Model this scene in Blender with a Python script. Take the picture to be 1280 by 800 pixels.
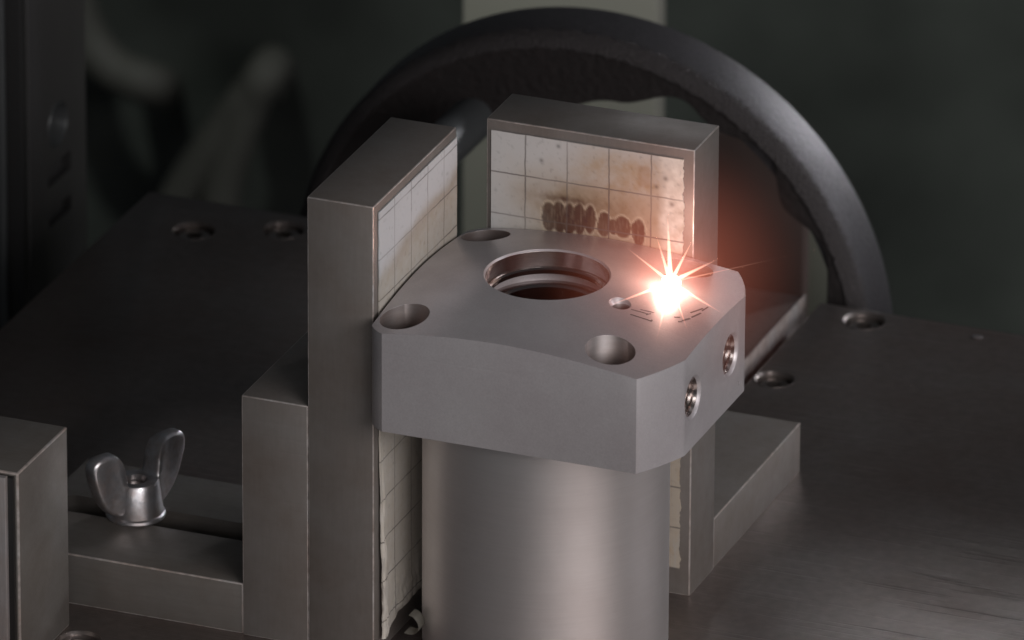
import bpy, bmesh, math, random
import numpy as np
from mathutils import Vector, Matrix, noise

random.seed(7)
K = 0.001                      # everything below is written in millimetres
scene = bpy.context.scene
for o in list(bpy.data.objects):
    bpy.data.objects.remove(o, do_unlink=True)

# ------------------------------------------------------------------ camera
BETA, ELEV, ROLL, FPX = math.radians(21.362), math.radians(23.786), math.radians(0.28), 13335.6
d_h = Vector((-math.sin(BETA), math.cos(BETA), 0))
c_right = Vector((math.cos(BETA), math.sin(BETA), 0))
c_fwd = d_h * math.cos(ELEV) - Vector((0, 0, 1)) * math.sin(ELEV)
c_up = d_h * math.sin(ELEV) + Vector((0, 0, 1)) * math.cos(ELEV)
c_pos = Vector((846.69, -2187.885, 1118.703))
cam = bpy.data.cameras.new('camera')
cam.sensor_width = 36
cam.lens = 36 * FPX / 1280
cam.clip_start, cam.clip_end = 0.1, 50
cam.dof.use_dof = True
cam.dof.focus_distance = 2.57
cam.dof.aperture_fstop = 28
cam_o = bpy.data.objects.new('camera', cam)
rr = c_right * math.cos(ROLL) + c_up * math.sin(ROLL)
uu = c_up * math.cos(ROLL) - c_right * math.sin(ROLL)
M3 = Matrix((rr, uu, -c_fwd)).transposed()
cam_o.matrix_world = Matrix.Translation(c_pos * K) @ M3.to_4x4()
scene.collection.objects.link(cam_o)
scene.camera = cam_o

# ------------------------------------------------------------------ world, lamps, exposure
world = bpy.data.worlds.new('World')
scene.world = world
world.use_nodes = True
world.node_tree.nodes['Background'].inputs[0].default_value = (0.85, 0.93, 1.0, 1)
world.node_tree.nodes['Background'].inputs[1].default_value = 0.03

def area(name, loc, target, size, power, color=(1, 1, 1), size_y=None, spread=None):
    l = bpy.data.lights.new(name, 'AREA')
    l.energy = power
    l.color = color
    l.size = size * K
    if size_y:
        l.shape = 'RECTANGLE'
        l.size_y = size_y * K
    if spread:
        l.spread = math.radians(spread)
    o = bpy.data.objects.new(name, l)
    o.location = Vector(loc) * K
    o.rotation_euler = (Vector(target) - Vector(loc)).to_track_quat('-Z', 'Y').to_euler()
    scene.collection.objects.link(o)
    return o

def from_cam(az, el, dist, tgt=(0, 0, 70)):
    """a point az degrees to the right of the camera seen from the work piece"""
    a = math.radians(az)
    h = (-d_h * math.cos(a) + c_right * math.sin(a))
    return Vector(tgt) + (h * math.cos(math.radians(el)) + Vector((0, 0, 1)) * math.sin(math.radians(el))) * dist

area('key_lamp', from_cam(32, 21, 950), (0, 0, 60), 600, 5.3, (1.0, 0.97, 0.965), 360)
area('front_fill', from_cam(2, 14, 1700), (0, 0, 60), 900, 4.4, (1.0, 0.98, 0.975), 500)  # added fill for the front faces, no such fixture seen
area('side_lamp', from_cam(98, 20, 1300), (0, 120, 20), 300, 2.2, (0.93, 0.95, 1.0), 400)
area('rear_beam', (-270, 1100, 515), (195, -165, 0), 130, 0.0064, (0.96, 0.96, 1.0), 70, spread=8)  # unseen source, beam narrowed to put sheen on the near table corner
area('rear_beam', (375, 1100, 360), (-10, 245, 35), 180, 0.042, (0.94, 0.95, 1.0), 180, spread=8)  # unseen source, beam narrowed to light the wheel rim
# added spot, no fixture seen: washes only the wall behind the machine
wl = bpy.data.lights.new('wall_fill_spot', 'SPOT')
wl.energy = 34
wl.color = (0.93, 1.0, 0.93)
wl.spot_size = math.radians(24)
wl.spot_blend = 0.5
wl.shadow_soft_size = 0.05
wl_o = bpy.data.objects.new('wall_fill_spot', wl)
wl_o.location = Vector((-230, -200, 1300)) * K
wl_o.rotation_euler = (Vector((-330, 800, -300)) - Vector((-230, -200, 1300))).to_track_quat('-Z', 'Y').to_euler()
scene.collection.objects.link(wl_o)

scene.view_settings.view_transform = 'Standard'
scene.view_settings.look = 'None'
scene.view_settings.exposure = 0
scene.view_settings.gamma = 1
scene.view_settings.use_curve_mapping = False
scene.render.engine = 'CYCLES'
scene.cycles.use_denoising = True
scene.cycles.volume_step_rate = 0.5
scene.cycles.sample_clamp_indirect = 4

# ------------------------------------------------------------------ materials
def nt(name):
    m = bpy.data.materials.new(name)
    m.use_nodes = True
    t = m.node_tree
    return m, t, t.nodes, t.links, t.nodes['Principled BSDF']

def steel(name, col, metallic=0.85, rough=0.4, grain=(1, 1, 1), gscale=900, var=0.12, bump=0.05, rvar=0.1, blotch=40,
          aniso=0.0, scratch=0.0, tint=(0.75, 0.62, 0.55)):
    """machined steel: brushed grain along one axis, cloudy tint, uneven gloss"""
    m, t, n, L, b = nt(name)
    tc = n.new('ShaderNodeTexCoord')
    mp = n.new('ShaderNodeMapping')
    mp.inputs['Scale'].default_value = grain
    L.new(tc.outputs['Object'], mp.inputs[0])
    g = n.new('ShaderNodeTexNoise')
    g.inputs['Scale'].default_value = gscale
    g.inputs['Detail'].default_value = 4
    L.new(mp.outputs[0], g.inputs[0])
    c = n.new('ShaderNodeTexNoise')
    c.inputs['Scale'].default_value = blotch
    c.inputs['Detail'].default_value = 6
    c.inputs['Roughness'].default_value = 0.65
    L.new(tc.outputs['Object'], c.inputs[0])
    r1 = n.new('ShaderNodeMapRange')
    r1.inputs[1].default_value, r1.inputs[2].default_value = 0.3, 0.7
    r1.inputs[3].default_value, r1.inputs[4].default_value = 1 - var, 1 + var
    L.new(g.outputs[0], r1.inputs[0])
    r2 = n.new('ShaderNodeMapRange')
    r2.inputs[1].default_value, r2.inputs[2].default_value = 0.35, 0.72
    L.new(c.outputs[0], r2.inputs[0])
    mx = n.new('ShaderNodeMix')
    mx.data_type = 'RGBA'
    mx.inputs[6].default_value = (*col, 1)
    mx.inputs[7].default_value = (*[col[i] * tint[i] for i in range(3)], 1)
    L.new(r2.outputs[0], mx.inputs[0])
    ml = n.new('ShaderNodeVectorMath')
    ml.operation = 'SCALE'
    L.new(mx.outputs[2], ml.inputs[0])
    L.new(r1.outputs[0], ml.inputs['Scale'])
    L.new(ml.outputs[0], b.inputs['Base Color'])
    b.inputs['Metallic'].default_value = metallic
    r3 = n.new('ShaderNodeMapRange')
    r3.inputs[1].default_value, r3.inputs[2].default_value = 0.3, 0.75
    r3.inputs[3].default_value, r3.inputs[4].default_value = rough - rvar, rough + rvar
    L.new(c.outputs[0], r3.inputs[0])
    L.new(r3.outputs[0], b.inputs['Roughness'])
    if aniso:
        b.inputs['Anisotropic'].default_value = aniso
    bp = n.new('ShaderNodeBump')
    bp.inputs['Strength'].default_value = bump
    bp.inputs['Distance'].default_value = 0.0002
    L.new(g.outputs[0], bp.inputs['Height'])
    last = bp
    if scratch:
        # long fine scratches: two stretched noises at different angles, thresholded
        for k, ang in enumerate((-0.75, -1.25)):
            ms = n.new('ShaderNodeMapping')
            ms.inputs['Rotation'].default_value = (0, 0, ang)
            ms.inputs['Scale'].default_value = (0.02, 1, 1)
            L.new(tc.outputs['Object'], ms.inputs[0])
            s = n.new('ShaderNodeTexNoise')
            s.inputs['Scale'].default_value = 1100 - 200 * k
            s.inputs['Detail'].default_value = 2
            L.new(ms.outputs[0], s.inputs[0])
            rs = n.new('ShaderNodeMapRange')
            rs.inputs[1].default_value, rs.inputs[2].default_value = 0.62, 0.72
            L.new(s.outputs[0], rs.inputs[0])
            b2 = n.new('ShaderNodeBump')
            b2.inputs['Strength'].default_value = scratch
            b2.inputs['Distance'].default_value = 0.0003
            b2.invert = True
            L.new(rs.outputs[0], b2.inputs['Height'])
            L.new(last.outputs[0], b2.inputs['Normal'])
            last = b2
    L.new(last.outputs[0], b.inputs['Normal'])
    return m

def plain(name, col, rough=0.6, metallic=0.0, nscale=60, var=0.25, bump=0.0, contrast=0.0):
    m, t, n, L, b = nt(name)
    tc = n.new('ShaderNodeTexCoord')
    c = n.new('ShaderNodeTexNoise')
    c.inputs['Scale'].default_value = nscale
    c.inputs['Detail'].default_value = 5
    L.new(tc.outputs['Object'], c.inputs[0])
    mx = n.new('ShaderNodeMix')
    mx.data_type = 'RGBA'
    mx.inputs[6].default_value = (*[v * (1 - var) for v in col], 1)
    mx.inputs[7].default_value = (*[v * (1 + var) for v in col], 1)
    if contrast:
        cr = n.new('ShaderNodeMapRange')
        cr.inputs[1].default_value, cr.inputs[2].default_value = contrast, 1 - contrast
        L.new(c.outputs[0], cr.inputs[0])
        L.new(cr.outputs[0], mx.inputs[0])
    else:
        L.new(c.outputs[0], mx.inputs[0])
    L.new(mx.outputs[2], b.inputs['Base Color'])
    b.inputs['Roughness'].default_value = rough
    b.inputs['Metallic'].default_value = metallic
    if bump:
        bp = n.new('ShaderNodeBump')
        bp.inputs['Strength'].default_value = bump
        bp.inputs['Distance'].default_value = 0.0008
        L.new(c.outputs[0], bp.inputs['Height'])
        L.new(bp.outputs[0], b.inputs['Normal'])
    return m

M_FLANGE = steel('flange_steel', (0.56, 0.53, 0.54), 0.5, 0.40, (1, 1, 1), 2600, 0.06, 0.05, 0.08, 34, tint=(0.80, 0.77, 0.78), scratch=0.05)
M_POST = steel('turned_steel', (0.80, 0.765, 0.765), 0.9, 0.43, (0.04, 0.04, 1), 2200, 0.02, 0.02, 0.03, 22, aniso=0.5, tint=(0.9, 0.87, 0.86))
M_BLOCK = steel('ground_steel', (0.25, 0.228, 0.215), 0.5, 0.46, (1, 1, 0.08), 1500, 0.035, 0.03, 0.08, 45, tint=(0.74, 0.68, 0.64), scratch=0.06)
M_BAR = steel('bar_steel', (0.20, 0.185, 0.172), 0.5, 0.42, (0.08, 1, 1), 1500, 0.05, 0.03, 0.08, 45, tint=(0.74, 0.68, 0.64), scratch=0.06)
M_PLATE = steel('table_steel', (0.215, 0.188, 0.178), 0.8, 0.36, (0.5, 0.5, 1), 700, 0.10, 0.05, 0.035, 26, scratch=0.32, tint=(0.80, 0.71, 0.67))
M_NUT = steel('cast_zinc', (0.52, 0.52, 0.55), 0.9, 0.36, (1, 1, 1), 600, 0.08, 0.35, 0.08, 260)
M_SCREW = steel('screw_steel', (0.36, 0.34, 0.33), 0.95, 0.3, (1, 1, 1), 900, 0.1, 0.1, 0.06, 120)
M_BRIGHT = steel('bore_steel', (0.55, 0.52, 0.52), 1.0, 0.2, (0.05, 0.05, 1), 2500, 0.06, 0.05, 0.04, 60)
M_EDGE = steel('rubbed_lit_edge', (0.60, 0.57, 0.56), 0.6, 0.36, (1, 1, 1), 500, 0.25, 0.1, 0.08, 120)
M_HOLE = steel('shaded_bored_steel', (0.42, 0.385, 0.385), 0.8, 0.45, (0.05, 0.05, 1), 1800, 0.06, 0.05, 0.05, 60)
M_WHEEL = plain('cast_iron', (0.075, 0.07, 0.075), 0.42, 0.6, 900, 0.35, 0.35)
M_WHEEL_EDGE = plain('grainy_shaded_iron', (0.040, 0.034, 0.035), 0.6, 0.1, 1500, 0.6, 1.0)  # grainy front edge, its shade put into a darker colour
M_WHEEL_WEB = plain('shaded_rough_iron', (0.014, 0.010, 0.010), 0.8, 0.0, 500, 0.4, 0.8)  # near black: shade inside the rim put into the colour
M_WALL = plain('cabinet_wall', (0.060, 0.066, 0.060), 0.5, 0.0, 7.0, 0.55, contrast=0.36)  # murky reflections are put into the mottled colour
M_PALE = plain('pale_panel', (0.25, 0.243, 0.21), 0.6, 0.0, 14, 0.12)
M_DARKPANEL = plain('brown_panel', (0.085, 0.062, 0.056), 0.4, 0.0, 20, 0.3)
M_STRIP = plain('green_grey_paint', (0.16, 0.165, 0.135), 0.6, 0.0, 14, 0.12)
M_GREYPANEL = plain('grey_panel', (0.030, 0.028, 0.028), 0.5, 0.0, 20, 0.25)
M_BLACK = plain('black_paint', (0.008, 0.007, 0.007), 0.5, 0.0, 40, 0.3)
M_STREAK = plain('reflection_grey', (0.062, 0.060, 0.053), 0.7, 0.0, 40, 0.2)
M_GREYROD = plain('grey_rod', (0.085, 0.088, 0.09), 0.4, 0.4, 60, 0.2)
M_SCALE = steel('scale_plate', (0.52, 0.50, 0.51), 0.7, 0.42, (1, 1, 0.1), 1500, 0.08, 0.04)
M_INK = plain('marking_oxide', (0.045, 0.032, 0.030), 0.7, 0.0, 300, 0.4)
M_SOOT = plain('etched_line', (0.16, 0.15, 0.15), 0.6, 0.3, 300, 0.3)
M_TAPE = plain('curled_tape', (0.35, 0.33, 0.29), 0.45, 0.0, 90, 0.2)

def paper_mat(name, pitch, ou, ov, axis):
    """grid paper: printed lines from object coordinates, stains from the mesh's own stain layer"""
    m, t, n, L, b = nt(name)
    tc = n.new('ShaderNodeTexCoord')
    sp = n.new('ShaderNodeSeparateXYZ')
    L.new(tc.outputs['Object'], sp.inputs[0])
    nz = n.new('ShaderNodeTexNoise')
    nz.inputs['Scale'].default_value = 260
    nz.inputs['Detail'].default_value = 3
    L.new(tc.outputs['Object'], nz.inputs[0])
    masks = []
    for sock, off in ((axis, ou), (2, ov)):
        w = n.new('ShaderNodeMath'); w.operation = 'MULTIPLY_ADD'
        w.inputs[1].default_value = 0.0005
        L.new(nz.outputs[0], w.inputs[0]); L.new(sp.outputs[sock], w.inputs[2])
        a = n.new('ShaderNodeMath'); a.operation = 'SUBTRACT'
        L.new(w.outputs[0], a.inputs[0]); a.inputs[1].default_value = off * K
        p = n.new('ShaderNodeMath'); p.operation = 'PINGPONG'
        L.new(a.outputs[0], p.inputs[0]); p.inputs[1].default_value = pitch * K / 2
        r = n.new('ShaderNodeMapRange'); r.interpolation_type = 'SMOOTHSTEP'
        r.inputs[1].default_value, r.inputs[2].default_value = 0.00008, 0.00030
        r.inputs[3].default_value, r.inputs[4].default_value = 1, 0
        L.new(p.outputs[0], r.inputs[0])
        masks.append(r)
    mxm = n.new('ShaderNodeMath'); mxm.operation = 'MAXIMUM'
    L.new(masks[0].outputs[0], mxm.inputs[0]); L.new(masks[1].outputs[0], mxm.inputs[1])
    fade = n.new('ShaderNodeMapRange')
    fade.inputs[1].default_value, fade.inputs[2].default_value = 0.25, 0.65
    fade.inputs[3].default_value, fade.inputs[4].default_value = 0.2, 0.85
    n2 = n.new('ShaderNodeTexNoise'); n2.inputs['Scale'].default_value = 70
    L.new(tc.outputs['Object'], n2.inputs[0]); L.new(n2.outputs[0], fade.inputs[0])
    mm = n.new('ShaderNodeMath'); mm.operation = 'MULTIPLY'
    L.new(mxm.outputs[0], mm.inputs[0]); L.new(fade.outputs[0], mm.inputs[1])
    at = n.new('ShaderNodeAttribute'); at.attribute_name = 'stain'
    mx = n.new('ShaderNodeMix'); mx.data_type = 'RGBA'
    L.new(mm.outputs[0], mx.inputs[0])
    L.new(at.outputs['Color'], mx.inputs[6])
    mx.inputs[7].default_value = (0.10, 0.085, 0.08, 1)
    L.new(mx.outputs[2], b.inputs['Base Color'])
    b.inputs['Roughness'].default_value = 0.65
    bp = n.new('ShaderNodeBump'); bp.inputs['Strength'].default_value = 0.25; bp.inputs['Distance'].default_value = 0.0006
    L.new(n2.outputs[0], bp.inputs['Height']); L.new(bp.outputs[0], b.inputs['Normal'])
    return m

# ------------------------------------------------------------------ mesh helpers
col = scene.collection

def finish(me, angle=30):
    me.polygons.foreach_set('use_smooth', [True] * len(me.polygons))
    me.set_sharp_from_angle(angle=math.radians(angle))
    me.update()

def put(name, bm, mat, parent=None, loc=(0, 0, 0), angle=30, edge=None, where=None):
    """bm in mm, local to loc (mm)"""
    bmesh.ops.recalc_face_normals(bm, faces=bm.faces)
    bmesh.ops.scale(bm, vec=(K, K, K), verts=bm.verts)
    me = bpy.data.meshes.new(name)
    bm.to_mesh(me)
    bm.free()
    me.materials.append(mat)
    if edge:                       # narrow rubbed edges: polish, plus edge highlights put into a brighter colour
        me.materials.append(edge)
        for p in me.polygons:
            n_ = p.normal
            if max(abs(n_.x), abs(n_.y), abs(n_.z)) < 0.985 and p.area < 6e-5 and (where is None or where(p.center / K)):
                p.material_index = 1
    finish(me, angle)
    o = bpy.data.objects.new(name, me)
    o.location = Vector(loc) * K
    col.objects.link(o)
    if parent:
        o.parent = parent
    return o

def empty(name, loc):
    o = bpy.data.objects.new(name, None)
    o.location = Vector(loc) * K
    o.empty_display_size = 0.01
    col.objects.link(o)
    return o

def tag(o, label, cat, group=None, kind=None):
    o['label'] = label
    o['category'] = cat
    if group:
        o['group'] = group
    if kind:
        o['kind'] = kind
    return o

def struct(o, label=None):
    o['kind'] = 'structure'
    if label:
        o['label'] = label
    return o

def box(x0, x1, y0, y1, z0, z1, bev=0.35, seg=2):
    bm = bmesh.new()
    bmesh.ops.create_cube(bm, size=1)
    for v in bm.verts:
        v.co = Vector((x0 + (v.co.x + .5) * (x1 - x0), y0 + (v.co.y + .5) * (y1 - y0), z0 + (v.co.z + .5) * (z1 - z0)))
    if bev:
        bmesh.ops.bevel(bm, geom=bm.edges[:], offset=bev, segments=seg, profile=0.5, affect='EDGES')
    return bm

def lathe(prof, seg=96, closed=True, axis='Z', center=(0, 0, 0)):
    """prof: list of (r, h); closed caps the two ends at r=0 when needed"""
    bm = bmesh.new()
    rings = []
    for r, h in prof:
        if r <= 1e-6:
            rings.append([bm.verts.new((0, 0, h))])
        else:
            rings.append([bm.verts.new((r * math.cos(2 * math.pi * i / seg), r * math.sin(2 * math.pi * i / seg), h)) for i in range(seg)])
    pairs = list(zip(rings[:-1], rings[1:]))
    if closed == 'loop':
        pairs.append((rings[-1], rings[0]))
    for a, b in pairs:
        for i in range(seg):
            j = (i + 1) % seg
            if len(a) == 1 and len(b) == 1:
                continue
            if len(a) == 1:
                bm.faces.new((a[0], b[i], b[j]))
            elif len(b) == 1:
                bm.faces.new((a[i], a[j], b[0]))
            else:
                bm.faces.new((a[i], a[j], b[j], b[i]))
    if axis == 'X':
        for v in bm.verts:
            v.co = Vector((v.co.z, v.co.x, v.co.y))
    if axis == 'Y':
        for v in bm.verts:
            v.co = Vector((v.co.x, v.co.z, v.co.y))
    for v in bm.verts:
        v.co += Vector(center)
    bmesh.ops.recalc_face_normals(bm, faces=bm.faces)
    return bm

def prism(pts, z0, z1):
    bm = bmesh.new()
    a = [bm.verts.new((x, y, z0)) for x, y in pts]
    b = [bm.verts.new((x, y, z1)) for x, y in pts]
    n = len(pts)
    bm.faces.new(a[::-1])
    bm.faces.new(b)
    for i in range(n):
        bm.faces.new((a[i], a[(i + 1) % n], b[(i + 1) % n], b[i]))
    bmesh.ops.recalc_face_normals(bm, faces=bm.faces)
    return bm

def boolean(bm, ops):
    """bm and cutters in mm -> bmesh in mm; ops: list of (operation, bm)"""
    def ob(b):
        me = bpy.data.meshes.new('tmp')
        b.to_mesh(me)
        b.free()
        o = bpy.data.objects.new('tmp', me)
        col.objects.link(o)
        return o
    base = ob(bm)
    cut = []
    for op, c in ops:
        co = ob(c)
        cut.append(co)
        md = base.modifiers.new('b', 'BOOLEAN')
        md.operation = op
        md.solver = 'EXACT'
        md.object = co
    dg = bpy.context.evaluated_depsgraph_get()
    me = bpy.data.meshes.new_from_object(base.evaluated_get(dg))
    out = bmesh.new()
    out.from_mesh(me)
    for o in cut + [base]:
        m = o.data
        bpy.data.objects.remove(o, do_unlink=True)
        bpy.data.meshes.remove(m)
    bpy.data.meshes.remove(me)
    return out

def chamfer(bm, width, ang=35, seg=1):
    bmesh.ops.remove_doubles(bm, verts=bm.verts, dist=0.002)
    bmesh.ops.dissolve_limit(bm, angle_limit=math.radians(1), verts=bm.verts, edges=bm.edges)
    es = [e for e in bm.edges if len(e.link_faces) == 2 and e.calc_face_angle(0) > math.radians(ang)]
    bmesh.ops.bevel(bm, geom=es, offset=width, segments=seg, profile=0.5, affect='EDGES', clamp_overlap=True)
    return bm

def tube(pts, r, seg=20, caps=True):
    """swept tube through pts (mm); r number or list"""
    bm = bmesh.new()
    P = [Vector(p) for p in pts]
    R = r if isinstance(r, (list, tuple)) else [r] * len(P)
    rings = []
    prev = None
    for i, p in enumerate(P):
        t = (P[min(i + 1, len(P) - 1)] - P[max(i - 1, 0)]).normalized()
        if prev is None:
            prev = t.orthogonal().normalized()
        s = (prev - t * prev.dot(t)).normalized()
        prev = s
        q = t.cross(s)
        rings.append([bm.verts.new(p + (s * math.cos(2 * math.pi * k / seg) + q * math.sin(2 * math.pi * k / seg)) * R[i]) for k in range(seg)])
    for a, b in zip(rings[:-1], rings[1:]):
        for k in range(seg):
            bm.faces.new((a[k], a[(k + 1) % seg], b[(k + 1) % seg], b[k]))
    if caps:
        bm.faces.new(rings[0][::-1])
        bm.faces.new(rings[-1])
    return bm

# ------------------------------------------------------------------ setting: table plates, groove, floor, background
def screw_pocket(x, y, r, depth):
    return lathe([(0, -depth), (r, -depth), (r, -0.6), (r + 0.7, 0.25), (r + 0.7, 1), (0, 1)], 40, center=(x, y, 0))

SCREWS = [(-177.4, 199.0, 5.2), (-155.6, 208.4, 5.2), (7.2, 209.8, 5.0), (-1.6, 166.1, 4.6), (-104.6, -43.5, 4.6)]
LEFT = [s for s in SCREWS if s[0] < -13]
RIGHT = [s for s in SCREWS if s[0] > -8]
bm = boolean(box(-199, -13, -150, 219, -16, 0, 0.6), [('DIFFERENCE', screw_pocket(x, y, r, 6)) for x, y, r in LEFT])
struct(put('table_plate', bm, M_PLATE, edge=M_EDGE, where=lambda c: min(abs(c.x + 13), abs(c.x + 7.5)) < 0.8), 'dark steel table plate under the wing nut bracket')
bm = boolean(box(-7.5, 190, -150, 217, -16, 0, 0.6), [('DIFFERENCE', screw_pocket(x, y, r, 6)) for x, y, r in RIGHT])
struct(put('table_plate', bm, M_PLATE, edge=M_EDGE, where=lambda c: min(abs(c.x + 13), abs(c.x + 7.5)) < 0.8), 'scratched steel table plate on the open right side')
tag(put('edge_strip', box(-12.9, -12.3, 118, 219.5, -6.9, 0.5, 0.15), M_EDGE), 'thin strip added for the bright plate edge along the groove right of the flange', 'strip')  # added strip that carries the bright line of the plate edge
struct(put('groove_floor', box(-14, -6.5, -150, 214, -22, -7, 0), M_BLACK))
struct(put('floor', box(-1300, 900, -300, 1300, -705, -700, 0), M_BLACK))
struct(put('background_wall', box(-1300, 900, 950, 960, -700, -90, 0), M_WALL))

def socket_screw(x, y, r, label):
    t = empty('socket_screw', (x, y, -6))
    tag(t, label, 'screw', 'screws sunk in the table plates')
    hr = r - 0.5
    hexa = [(hr * 0.5 * math.cos(math.pi / 3 * k + .3), hr * 0.5 * math.sin(math.pi / 3 * k + .3)) for k in range(6)]
    head = lathe([(0, 0), (hr, 0), (hr, 3.9), (hr - 0.6, 4.6), (0, 4.6)], 40)
    put('screw_head', boolean(head, [('DIFFERENCE', prism(hexa, 2.0, 7))]), M_SCREW, t)
    put('pocket_rim', lathe([(r + 0.02, 5.1), (r + 0.72, 6.06), (r + 0.95, 6.06), (r + 0.95, 5.6), (r + 0.1, 4.6)], 40, 'loop'), M_SCREW, t)

for (x, y, r), lb in zip(SCREWS, (
        'sunken socket screw in the dark plate, nearest its far left corner',
        'sunken socket screw in the dark plate, half hidden by the left upright',
        'sunken socket screw at the foot of the dark wheel rim',
        'small sunken socket screw beside the groove right of the flange',
        'socket screw in the plate in front of the slotted foot, at the bottom edge')):
    socket_screw(x, y, r, lb)

# background pieces behind the table
def slab(name, x0, x1, y0, y1, z0, z1, mat, label, cat, bev=1.0):
    o = put(name, box(x0, x1, y0, y1, z0, z1, bev), mat)
    tag(o, label, cat)
    return o

slab('pale_partition', -189, -130, 420, 428, -700, 60, M_PALE, 'pale upright panel behind the dark wheel', 'panel')
slab('pale_strip', -64, -46, 340, 350, -700, -29, M_STRIP, 'greenish grey upright strip seen beside the brown panel through the wheel', 'strip')
slab('brown_panel', -85, -42, 300, 305, -700, 6, M_DARKPANEL, 'dark brown upright panel seen through the wheel opening', 'panel')

# ------------------------------------------------------------------ slotted hand wheel rim
WC, WY0, WY1 = (-81.2, -24.2), 231.0, 250.5
PX = 0.2105
tab = [(11, 337), (17, 347), (24, 362), (29.6, 358), (33, 339), (39, 336), (42, 357), (47.7, 373), (55.5, 345), (61, 340), (67, 357), (74, 332), (77, 314),
       (84.5, 309), (90, 296), (97, 284), (106, 280), (116, 280), (126, 284), (138, 290), (150, 310), (165, 318), (180, 330), (200, 335), (225, 320), (250, 335),
       (275, 320), (300, 335), (325, 322), (345, 335), (371, 337)]
ta, tr = np.array([a for a, _ in tab]), np.array([r for _, r in tab]) * PX
def r_in(deg):
    d = deg % 360
    if d < 11:
        d += 360
    return float(np.interp(d, ta, tr))
rin_s = [r_in(i) for i in range(360)]
rin_s = [sum(rin_s[(i + k) % 360] for k in range(-3, 4)) / 7 for i in range(360)]
wheel = empty('hand_wheel', (WC[0], WY0, -110))
tag(wheel, 'large dark cast wheel rim with scalloped opening behind the table', 'wheel')
RW = 83.0
def ring_mesh(prof_fn, seg=360):
    bm = bmesh.new()
    rings = []
    for i in range(seg):
        a = 2 * math.pi * i / seg
        rings.append([bm.verts.new((r * math.cos(a), y, r * math.sin(a) + (WC[1] + 110))) for r, y in prof_fn(i)])
    n = len(rings[0])
    for i in range(seg):
        p, q = rings[i], rings[(i + 1) % seg]
        for k in range(n):
            bm.faces.new((p[k], p[(k + 1) % n], q[(k + 1) % n], q[k]))
    return bm
def rim_prof(i):
    w = 0.25 * math.sin(i * 1.7) * math.sin(i * 0.61)
    return [(RW - 9, 19.5), (RW - 1.2, 19.5), (RW, 18.3), (RW - .4, 4.5), (RW - 1.0, 3.2), (RW - 4, 3.0), (RW - 9, 3.0)]
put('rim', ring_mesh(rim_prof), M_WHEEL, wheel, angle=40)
def edge_prof(i):
    w = 0.3 * math.sin(i * 1.7) * math.sin(i * 0.61) + 0.22 * noise.noise(Vector((i * .9, 3, 1)))
    return [(RW - .55, 4.3), (RW - 1.3 + w, 2.2), (RW - 2.8 - w, 0.7), (RW - 4.8 + w, 0.05), (RW - 5.2, 0.9), (RW - 6, 2.9), (RW - 1.6, 3.4)]
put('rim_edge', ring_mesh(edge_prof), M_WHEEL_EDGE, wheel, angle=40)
def web_prof(i):
    r = rin_s[i]
    ro = max(RW - 5.2, r + 1.5)
    return [(ro, 1.0), (r + .6, 1.0), (r, 1.8), (r, 11), (r + .6, 12), (ro, 12)]
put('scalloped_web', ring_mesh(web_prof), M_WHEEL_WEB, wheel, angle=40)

# grey rod seen in the gap between the uprights
t = tag(put('grey_rod', tube([(-104, 140, 38), (-104, 213, 38), (-104, 215.5, 38), (-104, 216.4, 38)], [6, 6, 5, 3], 32), M_GREYROD),
        'rounded grey rod glimpsed in the gap between the two uprights', 'rod')

def rel(b, x, y, z):
    bmesh.ops.translate(b, vec=(-x, -y, -z), verts=b.verts)
    return b

# left machine column and panel
cl = empty('machine_column', (-280, 240, -700))
tag(cl, 'dark vertical machine column with a round hole at the left edge', 'column')
def crel(b):
    return rel(b, -280, 240, -700)
cbody = boolean(box(-330, -229.6, 210, 248, -700, 150, 1.0), [
    ('DIFFERENCE', lathe([(0, -240), (6.4, -240), (6.4, -220), (0, -220)], 48, axis='X', center=(0, 228.3, 11.0))),
    ('DIFFERENCE', box(-232, -220, 221.5, 236.5, -5.2, 0.4, 0)),
    ('DIFFERENCE', box(-232, -220, 221.5, 236.5, -17.0, -12.4, 0))])
put('column_body', crel(cbody), M_GREYPANEL, cl)
put('front_shade', crel(box(-330, -230.2, 206.5, 209.9, -700, 150, 0.5)), M_BLACK, cl)  # black sheet: shade of the column's front face put into colour
put('hole_bushing', crel(lathe([(6.35, -239.8), (6.35, -229.9), (6.0, -229.4), (5.75, -229.9), (5.6, -239.8)], 48, 'loop', axis='X', center=(0, 228.3, 11.0))), M_GREYROD, cl)
put('highlight_rod', crel(lathe([(0, -700), (1.3, -700), (1.3, 150), (0, 150)], 24, center=(-235.5, 204.5, 0))), M_GREYROD, cl)  # added rod standing for a highlight line on the column front
# ------------------------------------------------------------------ left bracket: upright, support block, slotted foot
HT = 118.9
br = empty('angle_bracket', (-60, 1, 0))
tag(br, 'steel angle bracket with slotted foot on the left, under the wing nut', 'bracket', 'clamping brackets around the flange')
put('upright_plate', rel(box(-51.6, -34.5, -25.9, 27.5, 0.03, HT, 0.3), -60, 1, 0), M_BLOCK, br, edge=M_EDGE)
put('support_block', rel(box(-69, -51.65, -25.75, 27.6, 0.03, 64.0, 0.3), -60, 1, 0), M_BLOCK, br, edge=M_EDGE)
slot = [(-70.5, -2.6), (-70.5, 6.8)] + [(-126 + 4.7 * math.cos(a), 2.1 + 4.7 * math.sin(a)) for a in np.linspace(math.pi / 2, 1.5 * math.pi, 17)]
foot = boolean(box(-133.5, -69.05, -25.3, 27.8, 0.03, 13.55, 0.35), [('DIFFERENCE', prism(slot, -3, 20))])
put('slotted_foot', rel(foot, -60, 1, 0), M_BAR, br, edge=M_EDGE, where=lambda c: abs(c.y - 1.1) > 8)

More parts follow.
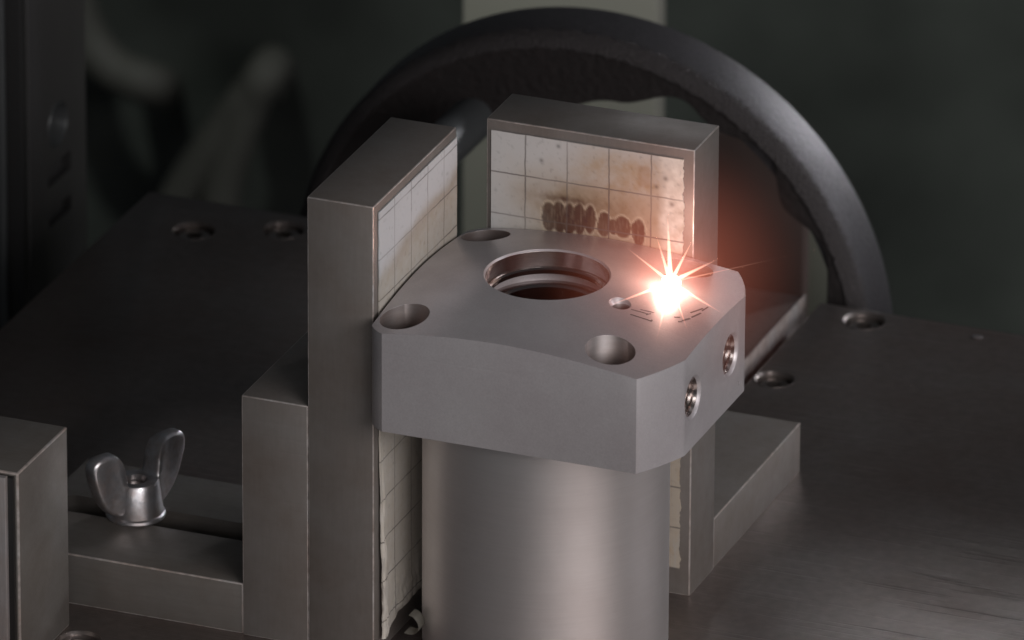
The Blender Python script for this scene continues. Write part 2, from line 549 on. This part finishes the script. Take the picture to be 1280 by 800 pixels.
# back bracket: upright and low foot
bk = empty('angle_bracket', (-3, 60, 0))
tag(bk, 'steel angle bracket with plain foot standing behind the flange', 'bracket', 'clamping brackets around the flange')
put('upright_plate', rel(box(-29.8, 24.2, 35.5, 52.5, 0.03, HT, 0.3), -3, 60, 0), M_BLOCK, bk, edge=M_EDGE)
put('plain_foot', rel(box(-29.6, 24.05, 52.55, 115, 0.03, 13.6, 0.3), -3, 60, 0), M_BLOCK, bk, edge=M_EDGE)

# ------------------------------------------------------------------ grid paper sheets with burn stains
def fbm(x, y, s, seed=0.0, oct=4):
    v = 0; a = 1; t = 0
    for k in range(oct):
        v += a * noise.noise(Vector((x * s, y * s, seed + k * 7.3)))
        t += a; a *= .55; s *= 2.1
    return v / t

def sstep(a, b, x):
    t = min(max((x - a) / (b - a), 0), 1)
    return t * t * (3 - 2 * t)

WHITE = np.array((0.47, 0.465, 0.46))
TAN = np.array((0.36, 0.262, 0.165))
BROWN = np.array((0.060, 0.030, 0.019))
GREYP = np.array((0.40, 0.365, 0.33))
PALE = np.array((0.54, 0.45, 0.34))

def sheet(name, parent, org, plane, u0, u1, z0, z1, colour, warp, mat, thick=0.3, step=0.36):
    """a thin sheet with its own thickness; colour(u,z) -> rgb stain, warp(u,z) -> (offset off the face, du, dz)"""
    nu, nz = int((u1 - u0) / step) + 1, int((z1 - z0) / step) + 1
    us, zs = np.linspace(u0, u1, nu), np.linspace(z0, z1, nz)
    verts, cols = [], [colour(u, z) for z in zs for u in us]
    cols = cols + cols
    for side in (0, 1):
        for z in zs:
            for u in us:
                off, du, dz = warp(u, z)
                off += thick * side
                if plane == 'Y':
                    p = (u + du - org[0], -off - org[1] + plane_pos['Y'], z + dz - org[2])
                else:
                    p = (off - org[0] + plane_pos['X'], u + du - org[1], z + dz - org[2])
                verts.append([c * K for c in p])
    N = nu * nz
    faces = []
    for j in range(nz - 1):
        for i in range(nu - 1):
            a = j * nu + i
            f = (a, a + 1, a + nu + 1, a + nu)
            faces.append(f)
            faces.append(tuple(N + k for k in reversed(f)))
    edge = [i for i in range(nu)] + [j * nu + nu - 1 for j in range(1, nz)] + [(nz - 1) * nu + i for i in range(nu - 2, -1, -1)] + [j * nu for j in range(nz - 2, 0, -1)]
    for a, b in zip(edge, edge[1:] + edge[:1]):
        faces.append((a, N + a, N + b, b))
    me = bpy.data.meshes.new(name)
    me.from_pydata(verts, [], faces)
    ca = me.color_attributes.new('stain', 'FLOAT_COLOR', 'POINT')
    arr = np.ones((2 * N, 4), dtype=np.float32)
    arr[:, :3] = np.array(cols)
    ca.data.foreach_set('color', arr.ravel())
    b2 = bmesh.new(); b2.from_mesh(me)
    bmesh.ops.recalc_face_normals(b2, faces=b2.faces)
    b2.to_mesh(me); b2.free()
    me.materials.append(mat)
    finish(me, 50)
    o = bpy.data.objects.new(name, me)
    col.objects.link(o)
    o.parent = parent
    return o
plane_pos = {'Y': 35.46, 'X': -34.46}

# ovals burnt on the back sheet: (x, z, rx, rz)
OV = [(-13.2, 95.6, 1.5, 3.6), (-10.6, 95.9, 1.5, 3.9), (-8.0, 95.9, 1.5, 4.0), (-5.4, 96.3, 1.5, 3.9), (-2.6, 96.6, 1.4, 3.6),
      (1.2, 95.9, 1.5, 3.1), (3.6, 95.6, 0.9, 2.0), (6.0, 96.0, 1.6, 2.8), (10.0, 95.3, 2.1, 3.4)]
def back_colour(x, z):
    f = fbm(x, z, 0.10, 3.1)
    g = fbm(x, z, 0.45, 9.7)
    c = WHITE.copy()
    up = sstep(113 + 4 * f, 101 + 6 * f, z + 0.05 * (x + 28) * 0)      # tan film below a ragged line
    side = sstep(-14 + 8 * f, 4 + 5 * f, x) * sstep(119, 111, z) * 1.0
    low = sstep(60, 20, z) * 0.0
    tan = max(up * 0.75 * sstep(-30, -8, x + 6 * f), side * (0.7 + 0.6 * g))
    c = c + (TAN - c) * min(max(tan, 0), 1)
    # soot halo round the ovals
    halo = math.exp(-(((x + 3) / 15.0) ** 2 + ((z - 99) / 6.0) ** 2))
    c = c + (TAN * 0.62 - c) * min(1, halo * (1.0 + g * 0.9))
    dm = min(((x - ox + 0.6 * g + 0.35 * fbm(x, z, 1.1, 40.0)) / (rx * (1.12 + 0.3 * math.sin(ox * 2.3)))) ** 2 + ((z - oz + 0.5 * f) / (rz * 1.1)) ** 2 for ox, oz, rx, rz in OV)
    if dm < 2.2:
        c = c + (PALE * 0.85 - c) * math.exp(-((dm - 1.15) / 0.17) ** 2) * 0.85
        st = max(0.0, fbm(x * 2.6, z * 0.35, 0.6, 61.0)) * 1.5
        c = c + (BROWN * (1 + 0.6 * g) + PALE * 0.3 * min(1, st) - c) * sstep(1.04, 0.72, dm) * min(1, 0.97 + 0.5 * f)
    top = math.exp(-(((x + 8) / 6.5) ** 2 + ((z - 100.8) / 1.0) ** 2))
    c = c + (BROWN * 1.3 - c) * min(1, top * (0.8 + g))
    # spark glare painted pale on the corner and a small square mark near the right edge
    glare = sstep(14.5 + 2 * f, 17.5 + 2 * f, x) * sstep(90, 93, z)
    c = c + (np.array((0.72, 0.68, 0.62)) - c) * min(1, max(0, glare * (0.7 + 0.8 * g)))
    sq = sstep(9.4, 10.3, x) * sstep(13.3, 12.5, x) * sstep(107, 108, z) * sstep(113.3, 112.5, z)
    c = c * (1 - sq * np.array((0.12, 0.2, 0.26)))
    for sx, sz, sr in ((16.9, 110.5, 0.6), (-10.9, 114.6, 0.5), (14.6, 108, 0.5), (-15.3, 110.2, 0.5), (18.6, 104, 0.6)):
        c = c * (1 - 0.6 * math.exp(-((x - sx) ** 2 + (z - sz) ** 2) / (sr * sr)))
    dirt = sstep(0.12, 0.5, fbm(x, z, 0.9, 21.0))
    c = c * (1 - 0.22 * dirt)
    if z < 70:
        v = sstep(0.0, 0.35, fbm(x * 3, z * .35, 0.35, 33.0))
        c = c + (GREYP * 0.9 - c) * (0.35 + 0.5 * v)
    return np.clip(c, 0.02, 0.8)
def back_warp(x, z):
    wob = 0.12 * fbm(x, z, 0.12, 1.0)
    e = 0.0
    if x > 20:
        e = 0.9 * fbm(x, z, 0.35, 5.0) + 0.5 * fbm(x, z, 1.2, 6.0)       # torn right edge
    return (0.12 + wob * .5, e * sstep(20, 21.7, x), 0.0)
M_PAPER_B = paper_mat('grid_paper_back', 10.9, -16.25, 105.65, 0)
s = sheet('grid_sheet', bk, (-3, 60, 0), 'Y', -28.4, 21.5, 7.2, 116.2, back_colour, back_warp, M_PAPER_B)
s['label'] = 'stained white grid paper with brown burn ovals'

def left_colour(y, z):
    f = fbm(y, z, 0.10, 13.1)
    g = fbm(y, z, 0.5, 19.7)
    c = WHITE * np.array((1.0, 1.02, 1.06))
    lim = 104 + 0.16 * y + 3.0 * f
    tan = sstep(lim + 3.0, lim - 4.5, z)
    c = c + (np.array((0.37, 0.33, 0.28)) - c) * tan * (0.85 + 0.4 * g)
    br = math.exp(-((z - lim + 1.5) / 2.2) ** 2) * sstep(-22, -8, y)
    c = c + (TAN * 0.7 - c) * br * 0.4
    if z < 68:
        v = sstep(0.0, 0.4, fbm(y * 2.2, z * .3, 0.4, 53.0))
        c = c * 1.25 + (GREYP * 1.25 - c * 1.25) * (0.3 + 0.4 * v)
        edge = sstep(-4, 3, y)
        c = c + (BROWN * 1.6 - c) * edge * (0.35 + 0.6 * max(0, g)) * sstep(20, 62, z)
    dirt = sstep(0.15, 0.5, fbm(y, z, 0.8, 71.0))
    return np.clip(c * (1 - 0.2 * dirt), 0.02, 0.8)
def left_warp(y, z):
    curl = sstep(-17, -22.5, y) * sstep(70, 15, z)
    low = sstep(26, 6, z)
    off = 0.12 + 0.1 * fbm(y, z, 0.15, 2.0) + 1.3 * curl * (0.6 + fbm(y * 2, z * 0.2, 0.5, 8.0)) + 0.7 * low * (0.5 + fbm(y, z, 0.3, 4.0))
    return (max(off, 0.08), 0.4 * fbm(y, z, 0.2, 6.0) * sstep(-20, -23, y), -1.5 * low * sstep(-10, -22, y) * 1.6)
M_PAPER_L = paper_mat('grid_paper_left', 10.6, -14.25, 104.25, 1)
s = sheet('grid_sheet', br, (-60, 1, 0), 'X', -23.2, 26.8, 6.5, 116.6, left_colour, left_warp, M_PAPER_L)
s['label'] = 'yellowed grid paper with wrinkled lower edge'

# ------------------------------------------------------------------ steel post
o = put('steel_post', lathe([(0, 0.03), (29.2, 0.03), (30, 0.8), (30, 64.0), (29.3, 64.8), (0, 64.8)], 160), M_POST, None, (0, 0, 0))
tag(o, 'thick turned steel cylinder carrying the flange', 'post')

# ------------------------------------------------------------------ machined flange
ZB, CZ, SL, RC = 64.87, 24.55, 0.21, 49.9
def ztop(x, y):
    return ZB + CZ + SL * (RC - math.hypot(x, y))
FY, RX, LX = 34.4, 43.2, -33.0
pts = []
def arc(cx, cy, ra, a0, a1, n):
    return [(cx + ra * math.cos(math.radians(a0 + (a1 - a0) * i / n)), cy + ra * math.sin(math.radians(a0 + (a1 - a0) * i / n))) for i in range(n + 1)]
def corner(p, q, n, bulge):
    """arc-like corner between two points"""
    P, Q = Vector((*p, 0)), Vector((*q, 0))
    mid = (P + Q) / 2
    nrm = Vector((P.y - Q.y, Q.x - P.x, 0)).normalized()
    if nrm.dot(mid) < 0:
        nrm = -nrm
    out = []
    for i in range(n + 1):
        s_ = i / n
        v = P.lerp(Q, s_) + nrm * bulge * 4 * s_ * (1 - s_)
        out.append((v.x, v.y))
    return out
pts += corner((36.1, -FY), (RX, -20.4), 12, 0.55)
pts += corner((RX, 20.4), (36.1, FY), 12, 0.55)
pts += corner((-28.9, FY), (LX, 30.6), 6, 0.4)
pts += corner((LX, -30.6), (-28.9, -FY), 6, 0.4)
dome = lathe([(0, ZB), (80, ZB), (80, ZB + CZ + SL * (RC - 80)), (15.0, ztop(15.0, 0)), (0, ztop(15.0, 0))], 240)
ops = [('INTERSECT', dome)]
zt = ztop(15.0, 0)
bore = [(0, ZB - 2), (12.2, ZB - 2), (12.2, zt - 9.6), (13.2, zt - 9.6), (13.2, zt - 8.4), (15.3, zt - 8.2), (15.3, zt - 6.1), (14.0, zt - 5.9),
        (14.0, zt - 4.9), (14.9, zt - 4.7), (14.9, zt - 0.5), (15.3, zt - 0.1), (15.3, zt + 4), (0, zt + 4)]
ops.append(('DIFFERENCE', lathe(bore, 128)))
HX = 26.3
for sx in (-1, 1):
    for sy in (-1, 1):
        z = ztop(HX, HX)
        ops.append(('DIFFERENCE', lathe([(0, z - 9), (3.4, z - 9), (3.4, z - 6.8), (6.0, z - 6.6), (6.0, z + 6), (0, z + 6)], 56, center=(sx * HX, sy * HX, 0))))
zs_ = ztop(21.4, -6.6)
ops.append(('DIFFERENCE', lathe([(0, zs_ - 9), (2.0, zs_ - 9), (2.1, zs_ - .9), (2.8, zs_ + .0), (3.0, zs_ + 4), (0, zs_ + 4)], 36, center=(21.4, -6.6, 0))))
TH = [(-15.1, 77.9), (10.5, 78.5)]
for y, z in TH:
    ops.append(('DIFFERENCE', lathe([(0, 26), (4.9, 26), (4.9, 42.5), (5.5, 43.2), (5.5, 48), (0, 48)], 48, axis='X', center=(0, y, z))))
ops.append(('DIFFERENCE', lathe([(0, 39), (.55, 39), (.55, 48), (0, 48)], 16, axis='X', center=(0, 16.4, 68.6))))
fbmesh = boolean(prism(pts, ZB - 20, ZB + 60), ops)
fl = empty('machined_flange', (0, 0, ZB))
tag(fl, 'grey machined steel flange with central bore and coned top, being laser marked', 'flange')
fbo = put('flange_body', rel(chamfer(fbmesh, 0.28, 30, 2), 0, 0, ZB), M_FLANGE, fl, angle=22)
fbo.data.materials.append(M_HOLE)
fbo.data.materials.append(M_BRIGHT)
for p in fbo.data.polygons:            # bored surfaces: drill polish, and recess shade put into the darker hole colour
    c_ = p.center / K
    zz = c_.z + ZB
    for hx_, hy_, hr_ in [(HX, HX, 6.1), (-HX, HX, 6.1), (HX, -HX, 6.1), (-HX, -HX, 6.1), (0, 0, 15.2), (21.4, -6.6, 2.1)]:
        dr = math.hypot(c_.x - hx_, c_.y - hy_)
        if dr < hr_ and zz < ztop(c_.x, c_.y) - 0.35 and ZB + 1 < zz:
            p.material_index = 2 if hr_ > 10 else 1
# exact cone normals on the coned top so that long facets shade evenly
me_ = fbo.data
nrm_ = [tuple(c.vector) for c in me_.corner_normals]
for p in me_.polygons:
    c_ = p.center
    r_ = max(math.hypot(c_.x, c_.y), 1e-6)
    if p.normal.angle(Vector((SL * c_.x / r_, SL * c_.y / r_, 1))) < math.radians(4):
        for li in p.loop_indices:
            v_ = me_.vertices[me_.loops[li].vertex_index].co
            r_ = max(math.hypot(v_.x, v_.y), 1e-6)
            nrm_[li] = tuple(Vector((SL * v_.x / r_, SL * v_.y / r_, 1)).normalized())
me_.normals_split_custom_set(nrm_)
# stepped liner in the bore, thread sleeves in the side holes
put('bore_ring', rel(lathe([(13.75, zt - 5.85), (14.6, zt - 5.8), (14.85, zt - 4.65), (14.2, zt - 4.4), (13.75, zt - 4.8)], 128, 'loop'), 0, 0, ZB), M_BRIGHT, fl)
put('bore_ring', rel(lathe([(12.0, zt - 12.5), (12.1, zt - 12.0), (13.1, zt - 8.6), (12.6, zt - 8.1), (11.9, zt - 8.6)], 128, 'loop'), 0, 0, ZB), M_BRIGHT, fl)
for y, z in TH:
    prof = [(4.88, 30), (4.88, 42.4)]
    k = 42.4
    inner = []
    while k > 30.5:
        inner += [(4.78, k), (4.2, k - .62), (4.78, k - 1.24)]
        k -= 1.25
    put('threaded_hole', rel(lathe(prof + inner, 48, 'loop', axis='X', center=(0, y, z)), 0, 0, ZB), M_BRIGHT, fl, angle=20)

# laser marking: dark oxide strokes lying on the cone
def stroke(bm, a, b, w, lift=0.05):
    A, B = Vector((*a, 0)), Vector((*b, 0))
    t = (B - A).normalized()
    s_ = Vector((-t.y, t.x, 0)) * w / 2
    n = max(1, int((B - A).length / 0.8))
    rows = []
    for i in range(n + 1):
        p = A.lerp(B, i / n)
        row = []
        for q in (p - s_, p + s_):
            row.append(bm.verts.new((q.x, q.y, ztop(q.x, q.y) + lift)))
        for q in (p + s_, p - s_):
            row.append(bm.verts.new((q.x, q.y, ztop(q.x, q.y) - 0.05)))
        rows.append(row)
    for p, q in zip(rows[:-1], rows[1:]):
        for k in range(4):
            bm.faces.new((p[k], p[(k + 1) % 4], q[(k + 1) % 4], q[k]))
    bm.faces.new(rows[0][::-1]); bm.faces.new(rows[-1])
bm = bmesh.new()
for a, b, w in [((24.4, -7.4), (28.6, -6.7), .28), ((25.0, -9.6), (30.2, -9.3), .36), ((28.2, -7.4), (28.9, -6.2), .26), ((30.2, -9.5), (30.2, -8.7), .4),
                ((26.2, -6.0), (29.4, -5.2), .22)]:
    stroke(bm, a, b, w)
put('marking_lines', rel(bm, 0, 0, ZB), M_SOOT, fl)
bm = bmesh.new()
for a, b, w in [((36.2, -4.2), (37.3, -1.8), .5), ((37.4, -1.0), (38.4, 2.6), .42), ((36.4, 1.0), (37.9, 5.2), .35), ((35.6, -5.3), (36.3, -4.6), .45),
                ((38.2, 4.0), (38.6, 7.0), .3), ((34.0, -3.9), (35.2, -3.0), .4)]:
    stroke(bm, a, b, w)
put('marking_lines', rel(bm, 0, 0, ZB), M_SOOT, fl)

# ------------------------------------------------------------------ wing nut with its stud
wn = empty('wing_nut', (-109.0, 1.6, 13.57))
tag(wn, 'shiny cast wing nut on the slotted foot of the left bracket', 'wing nut')
put('washer_flange', lathe([(3.2, 0.0), (7.2, 0.0), (7.5, 0.4), (7.35, 1.0), (6.9, 1.35), (3.2, 1.35)], 48, 'loop'), M_NUT, wn)
put('hub', lathe([(3.0, 1.3), (6.9, 1.3), (6.8, 2.2), (5.9, 9.0), (5.5, 9.7), (3.0, 9.7)], 48, 'loop'), M_NUT, wn)
put('stud', lathe([(0, -10), (2.9, -10), (2.9, 7.4), (2.4, 8.0), (0, 8.0)], 32), M_SCREW, wn)
def wing(sgn):
    """cast blade, thick at the root, rounded at the tip, leaning outwards"""
    out = [(2.8, 2.2), (6.6, 2.0), (9.6, 3.6), (12.2, 7.4), (13.8, 11.8), (14.9, 15.8), (15.2, 19.0), (13.9, 21.0), (10.8, 21.3), (7.2, 20.8), (5.6, 17.6),
           (5.0, 13.8), (4.6, 10.8), (3.0, 9.4)]
    # smooth the outline
    P = [Vector((a, b)) for a, b in out]
    for _ in range(2):
        Q = []
        for i in range(len(P)):
            a, b = P[i], P[(i + 1) % len(P)]
            Q += [a * .75 + b * .25, a * .25 + b * .75]
        P = Q
    cen = sum(P, Vector((0, 0))) / len(P)
    bm = bmesh.new()
    rings = []
    for ths, sc in ((-1, .5), (-1, .86), (-.9, .95), (-.55, 1.0), (.55, 1.0), (.9, .95), (1, .86), (1, .5)):
        ring = []
        for p in P:
            q = cen + (p - cen) * sc
            th = 3.3 - 1.35 * sstep(3, 10, q.x)
            ring.append(bm.verts.new((ths * th, sgn * q.x, q.y * 0.91)))
        rings.append(ring)
    n = len(P)
    for a, b in zip(rings[:-1], rings[1:]):
        for i in range(n):
            bm.faces.new((a[i], a[(i + 1) % n], b[(i + 1) % n], b[i]))
    bm.faces.new(rings[0][::-1]); bm.faces.new(rings[-1])
    bmesh.ops.triangulate(bm, faces=[f for f in bm.faces if len(f.verts) > 4])
    return bm
for sgn in (1, -1):
    put('wing', wing(sgn), M_NUT, wn, angle=50)
wn.rotation_euler.z = math.radians(-25)

# ------------------------------------------------------------------ block with scale plate at the lower left
fb = empty('stop_block', (-125, -52, 0))
tag(fb, 'upright steel stop block with pale scale plate in the lower left corner', 'block')
put('block_body', rel(box(-145, -110.2, -66, -36.5, 0.03, 53.2, 0.5), -125, -52, 0), M_BAR, fb, edge=M_EDGE)
put('groove_shade', rel(box(-144, -111.0, -67.5, -66.03, 0.2, 52.4, 0.1), -125, -52, 0), M_BLACK, fb)  # shade in the groove put in as a black strip
sp_ = put('scale_plate', rel(box(-144, -112.2, -69.2, -67.53, 0.2, 53.0, 0.25), -125, -52, 0), M_SCALE, fb)
for k in range(9):
    z = 20 + k * 1.25
    ln = 2.6 if k % 4 == 0 else 1.5
    put('scale_tick', rel(box(-116.6, -116.6 + ln, -69.3, -69.18, z, z + .3, 0), -125, -52, 0), M_INK, sp_)

# small curl of tape under the left sheet
def curl():
    bm = bmesh.new()
    rows = []
    for i in range(25):
        a = -0.4 + i / 24 * 3.6
        x = -27.5 + 3.2 * math.sin(a) * (1 - i / 60)
        z = 5.2 + 4.6 * (1 - math.cos(a)) * .55
        rows.append([bm.verts.new((x, y, z)) for y in (-20.5, -16.5)])
    for p, q in zip(rows[:-1], rows[1:]):
        bm.faces.new((p[0], p[1], q[1], q[0]))
    g = bmesh.ops.solidify(bm, geom=bm.faces[:], thickness=0.25)
    return bm
o = put('tape_curl', curl(), M_TAPE)
tag(o, 'small curled strip of tape hanging under the yellowed grid paper', 'tape')

# blurred wall reflections modelled as out-of-focus tubes
def streak(pts, r, label):
    P = [Vector(p) for p in pts]
    path = []
    for i in range(len(P) - 1):
        p0, p1, p2, p3 = P[max(i - 1, 0)], P[i], P[i + 1], P[min(i + 2, len(P) - 1)]
        for k in range(8):
            t_ = k / 8
            path.append(0.5 * ((2 * p1) + (-p0 + p2) * t_ + (2 * p0 - 5 * p1 + 4 * p2 - p3) * t_ ** 2 + (-p0 + 3 * p1 - 3 * p2 + p3) * t_ ** 3))
    path.append(P[-1])
    tag(put('streak', tube(path, r, 16), M_STREAK), label, 'streak', 'pale tubes modelled for reflections on the back wall')
streak([(-470, 900, -350), (-468, 900, -314), (-458, 900, -280), (-452, 905, -266), (-468, 948, -286)], 7, 'blurred wall reflection modelled as a pale hose rising behind the dark plate, nearer the wheel')
streak([(-494, 900, -345), (-484, 900, -318), (-466, 900, -288), (-455, 905, -272), (-471, 948, -292)], 7, 'blurred wall reflection modelled as a pale hose rising behind the dark plate, nearer the left column')
streak([(-525, 900, -225), (-523, 900, -244), (-518, 900, -262), (-508, 900, -273), (-495, 905, -279), (-511, 948, -299)], 7.5, 'blurred wall reflection modelled as a pale hose hanging from above at the upper left')

# one bright metal chip and fine dust on the right plate
def chip(loc, s_, label):
    bm = bmesh.new()
    bmesh.ops.create_icosphere(bm, subdivisions=2, radius=1)
    for v in bm.verts:
        v.co = Vector((v.co.x * s_ * 1.5, v.co.y * s_ * .7, max(v.co.z, -0.5) * s_ * .45)) * (1 + 0.3 * noise.noise(v.co * 2))
    tag(put('metal_chip', bm, M_NUT, None, (loc[0], loc[1], s_ * .2), angle=20), label, 'chip', 'bright chips on the table')
chip((38.1, 210.6, 0), 1.1, 'bright metal chip near the far edge of the right plate')
bm = bmesh.new()
rnd = random.Random(3)
for k in range(260):
    x, y = rnd.uniform(-5, 120), rnd.uniform(-40, 212)
    if -31 < x < 26 and y < 118 or math.hypot(x, y) < 33:
        continue
    s_ = rnd.choice((.05, .06, .08, .1, .15))
    a = rnd.uniform(0, 6.28)
    vs = [bm.verts.new((x + s_ * rnd.uniform(.7, 1.6) * math.cos(a + q * 2.09), y + s_ * rnd.uniform(.7, 1.6) * math.sin(a + q * 2.09), 0.02)) for q in range(3)]
    tp = bm.verts.new((x, y, 0.02 + s_ * .7))
    bm.faces.new(vs)
    for q in range(3):
        bm.faces.new((vs[q], vs[(q + 1) % 3], tp))
o = put('metal_dust', bm, M_SCREW)
tag(o, 'fine bright metal dust scattered over the right plate', 'dust', None, 'stuff')

# ------------------------------------------------------------------ laser spark: white hot core, built glare spikes, glowing plume with halo
def emission(name, colr, strength):
    m = bpy.data.materials.new(name)
    m.use_nodes = True
    n, L = m.node_tree.nodes, m.node_tree.links
    n.clear()
    e = n.new('ShaderNodeEmission')
    e.inputs[0].default_value = (*colr, 1)
    e.inputs[1].default_value = strength
    out = n.new('ShaderNodeOutputMaterial')
    L.new(e.outputs[0], out.inputs['Surface'])
    return m, n, L, e, out
SP = Vector((28.4, 8.4, ztop(28.4, 8.4) + 0.6))
spk = empty('laser_spark', SP)
tag(spk, 'white hot laser spark burning on the flange top', 'spark')
m_core, *_ = emission('plasma_white', (1.0, 0.64, 0.52), 75)
bm = bmesh.new()
bmesh.ops.create_icosphere(bm, subdivisions=4, radius=1)
for v in bm.verts:
    k = 1 + 0.18 * noise.noise(v.co * 2.3)
    v.co = Vector((v.co.x * 2.3, v.co.y * 2.3, v.co.z * 2.3)) * k
put('plasma_core', bm, m_core, spk, (0, 0, 1.1))
# lens glare spikes built as tapered glowing needles that fade towards their tips
m_ray = bpy.data.materials.new('glare_spike_glow')
m_ray.use_nodes = True
n, L = m_ray.node_tree.nodes, m_ray.node_tree.links
n.clear()
out = n.new('ShaderNodeOutputMaterial')
pv = n.new('ShaderNodeVolumePrincipled')
pv.inputs['Density'].default_value = 0.0
pv.inputs['Emission Color'].default_value = (1.0, 0.50, 0.36, 1)
tc = n.new('ShaderNodeTexCoord')
ln = n.new('ShaderNodeVectorMath'); ln.operation = 'LENGTH'
L.new(tc.outputs['Object'], ln.inputs[0])
mr = n.new('ShaderNodeMapRange')
mr.inputs[1].default_value, mr.inputs[2].default_value = 0.002, 0.024
mr.inputs[3].default_value, mr.inputs[4].default_value = 1.0, 0.12
L.new(ln.outputs['Value'], mr.inputs[0])
pw = n.new('ShaderNodeMath'); pw.operation = 'POWER'; pw.inputs[1].default_value = 1.6
L.new(mr.outputs[0], pw.inputs[0])
sc_ = n.new('ShaderNodeMath'); sc_.operation = 'MULTIPLY'; sc_.inputs[1].default_value = 2600
L.new(pw.outputs[0], sc_.inputs[0])
L.new(sc_.outputs[0], pv.inputs['Emission Strength'])
L.new(pv.outputs[0], out.inputs['Volume'])
RAYS = [((-1.0, 0.6, 14.0), .60), ((-3.2, 0.5, 9.0), .42), ((4.2, 1.0, 9.4), .42), ((-9.5, 0.6, 5.6), .34), ((9.5, 1.5, 6.0), .48), ((26, 12, 6.4), .17),
        ((-7.6, -17, 0.2), .42), ((6.5, -26, -2.6), .40), ((10.6, -17.5, -2.6), .34), ((13, -5, -2.6), .40)]
for (x, y, z), r in RAYS:
    v = Vector((x, y, z))
    a = v.normalized()
    v = v * 1.22
    put('spark', tube([a * 1.5, a * 3.5, v * .6, v], [r * 1.15, r * 1.05, r * .6, 0.04], 12), m_ray, spk, (0, 0, 1.6))  # each needle stands for one glare spike
# glowing plume of hot vapour; the glare halo is built into it
def plume(name, radius, strength, colr, power, loc):
    m = bpy.data.materials.new(name)
    m.use_nodes = True
    n, L = m.node_tree.nodes, m.node_tree.links
    n.clear()
    out = n.new('ShaderNodeOutputMaterial')
    pv = n.new('ShaderNodeVolumePrincipled')
    pv.inputs['Density'].default_value = 0.0
    pv.inputs['Emission Color'].default_value = (*colr, 1)
    tc = n.new('ShaderNodeTexCoord')
    ln = n.new('ShaderNodeVectorMath'); ln.operation = 'LENGTH'
    L.new(tc.outputs['Object'], ln.inputs[0])
    a = n.new('ShaderNodeMapRange')
    a.inputs[1].default_value, a.inputs[2].default_value = 0, radius * K * .97
    a.inputs[3].default_value, a.inputs[4].default_value = 1, 0
    L.new(ln.outputs['Value'], a.inputs[0])
    p = n.new('ShaderNodeMath'); p.operation = 'POWER'; p.inputs[1].default_value = power
    L.new(a.outputs[0], p.inputs[0])
    s_ = n.new('ShaderNodeMath'); s_.operation = 'MULTIPLY'; s_.inputs[1].default_value = strength
    L.new(p.outputs[0], s_.inputs[0])
    L.new(s_.outputs[0], pv.inputs['Emission Strength'])
    L.new(pv.outputs[0], out.inputs['Volume'])
    bm = bmesh.new()
    bmesh.ops.create_icosphere(bm, subdivisions=4, radius=radius)
    return put(name, bm, m, spk, loc)
plume('hot_vapour', 16, 85, (1.0, 0.27, 0.17), 2.2, (0, 0, 1.5))
plume('vapour_halo', 38, 12, (1.0, 0.24, 0.14), 2.0, (0, 0, 4))
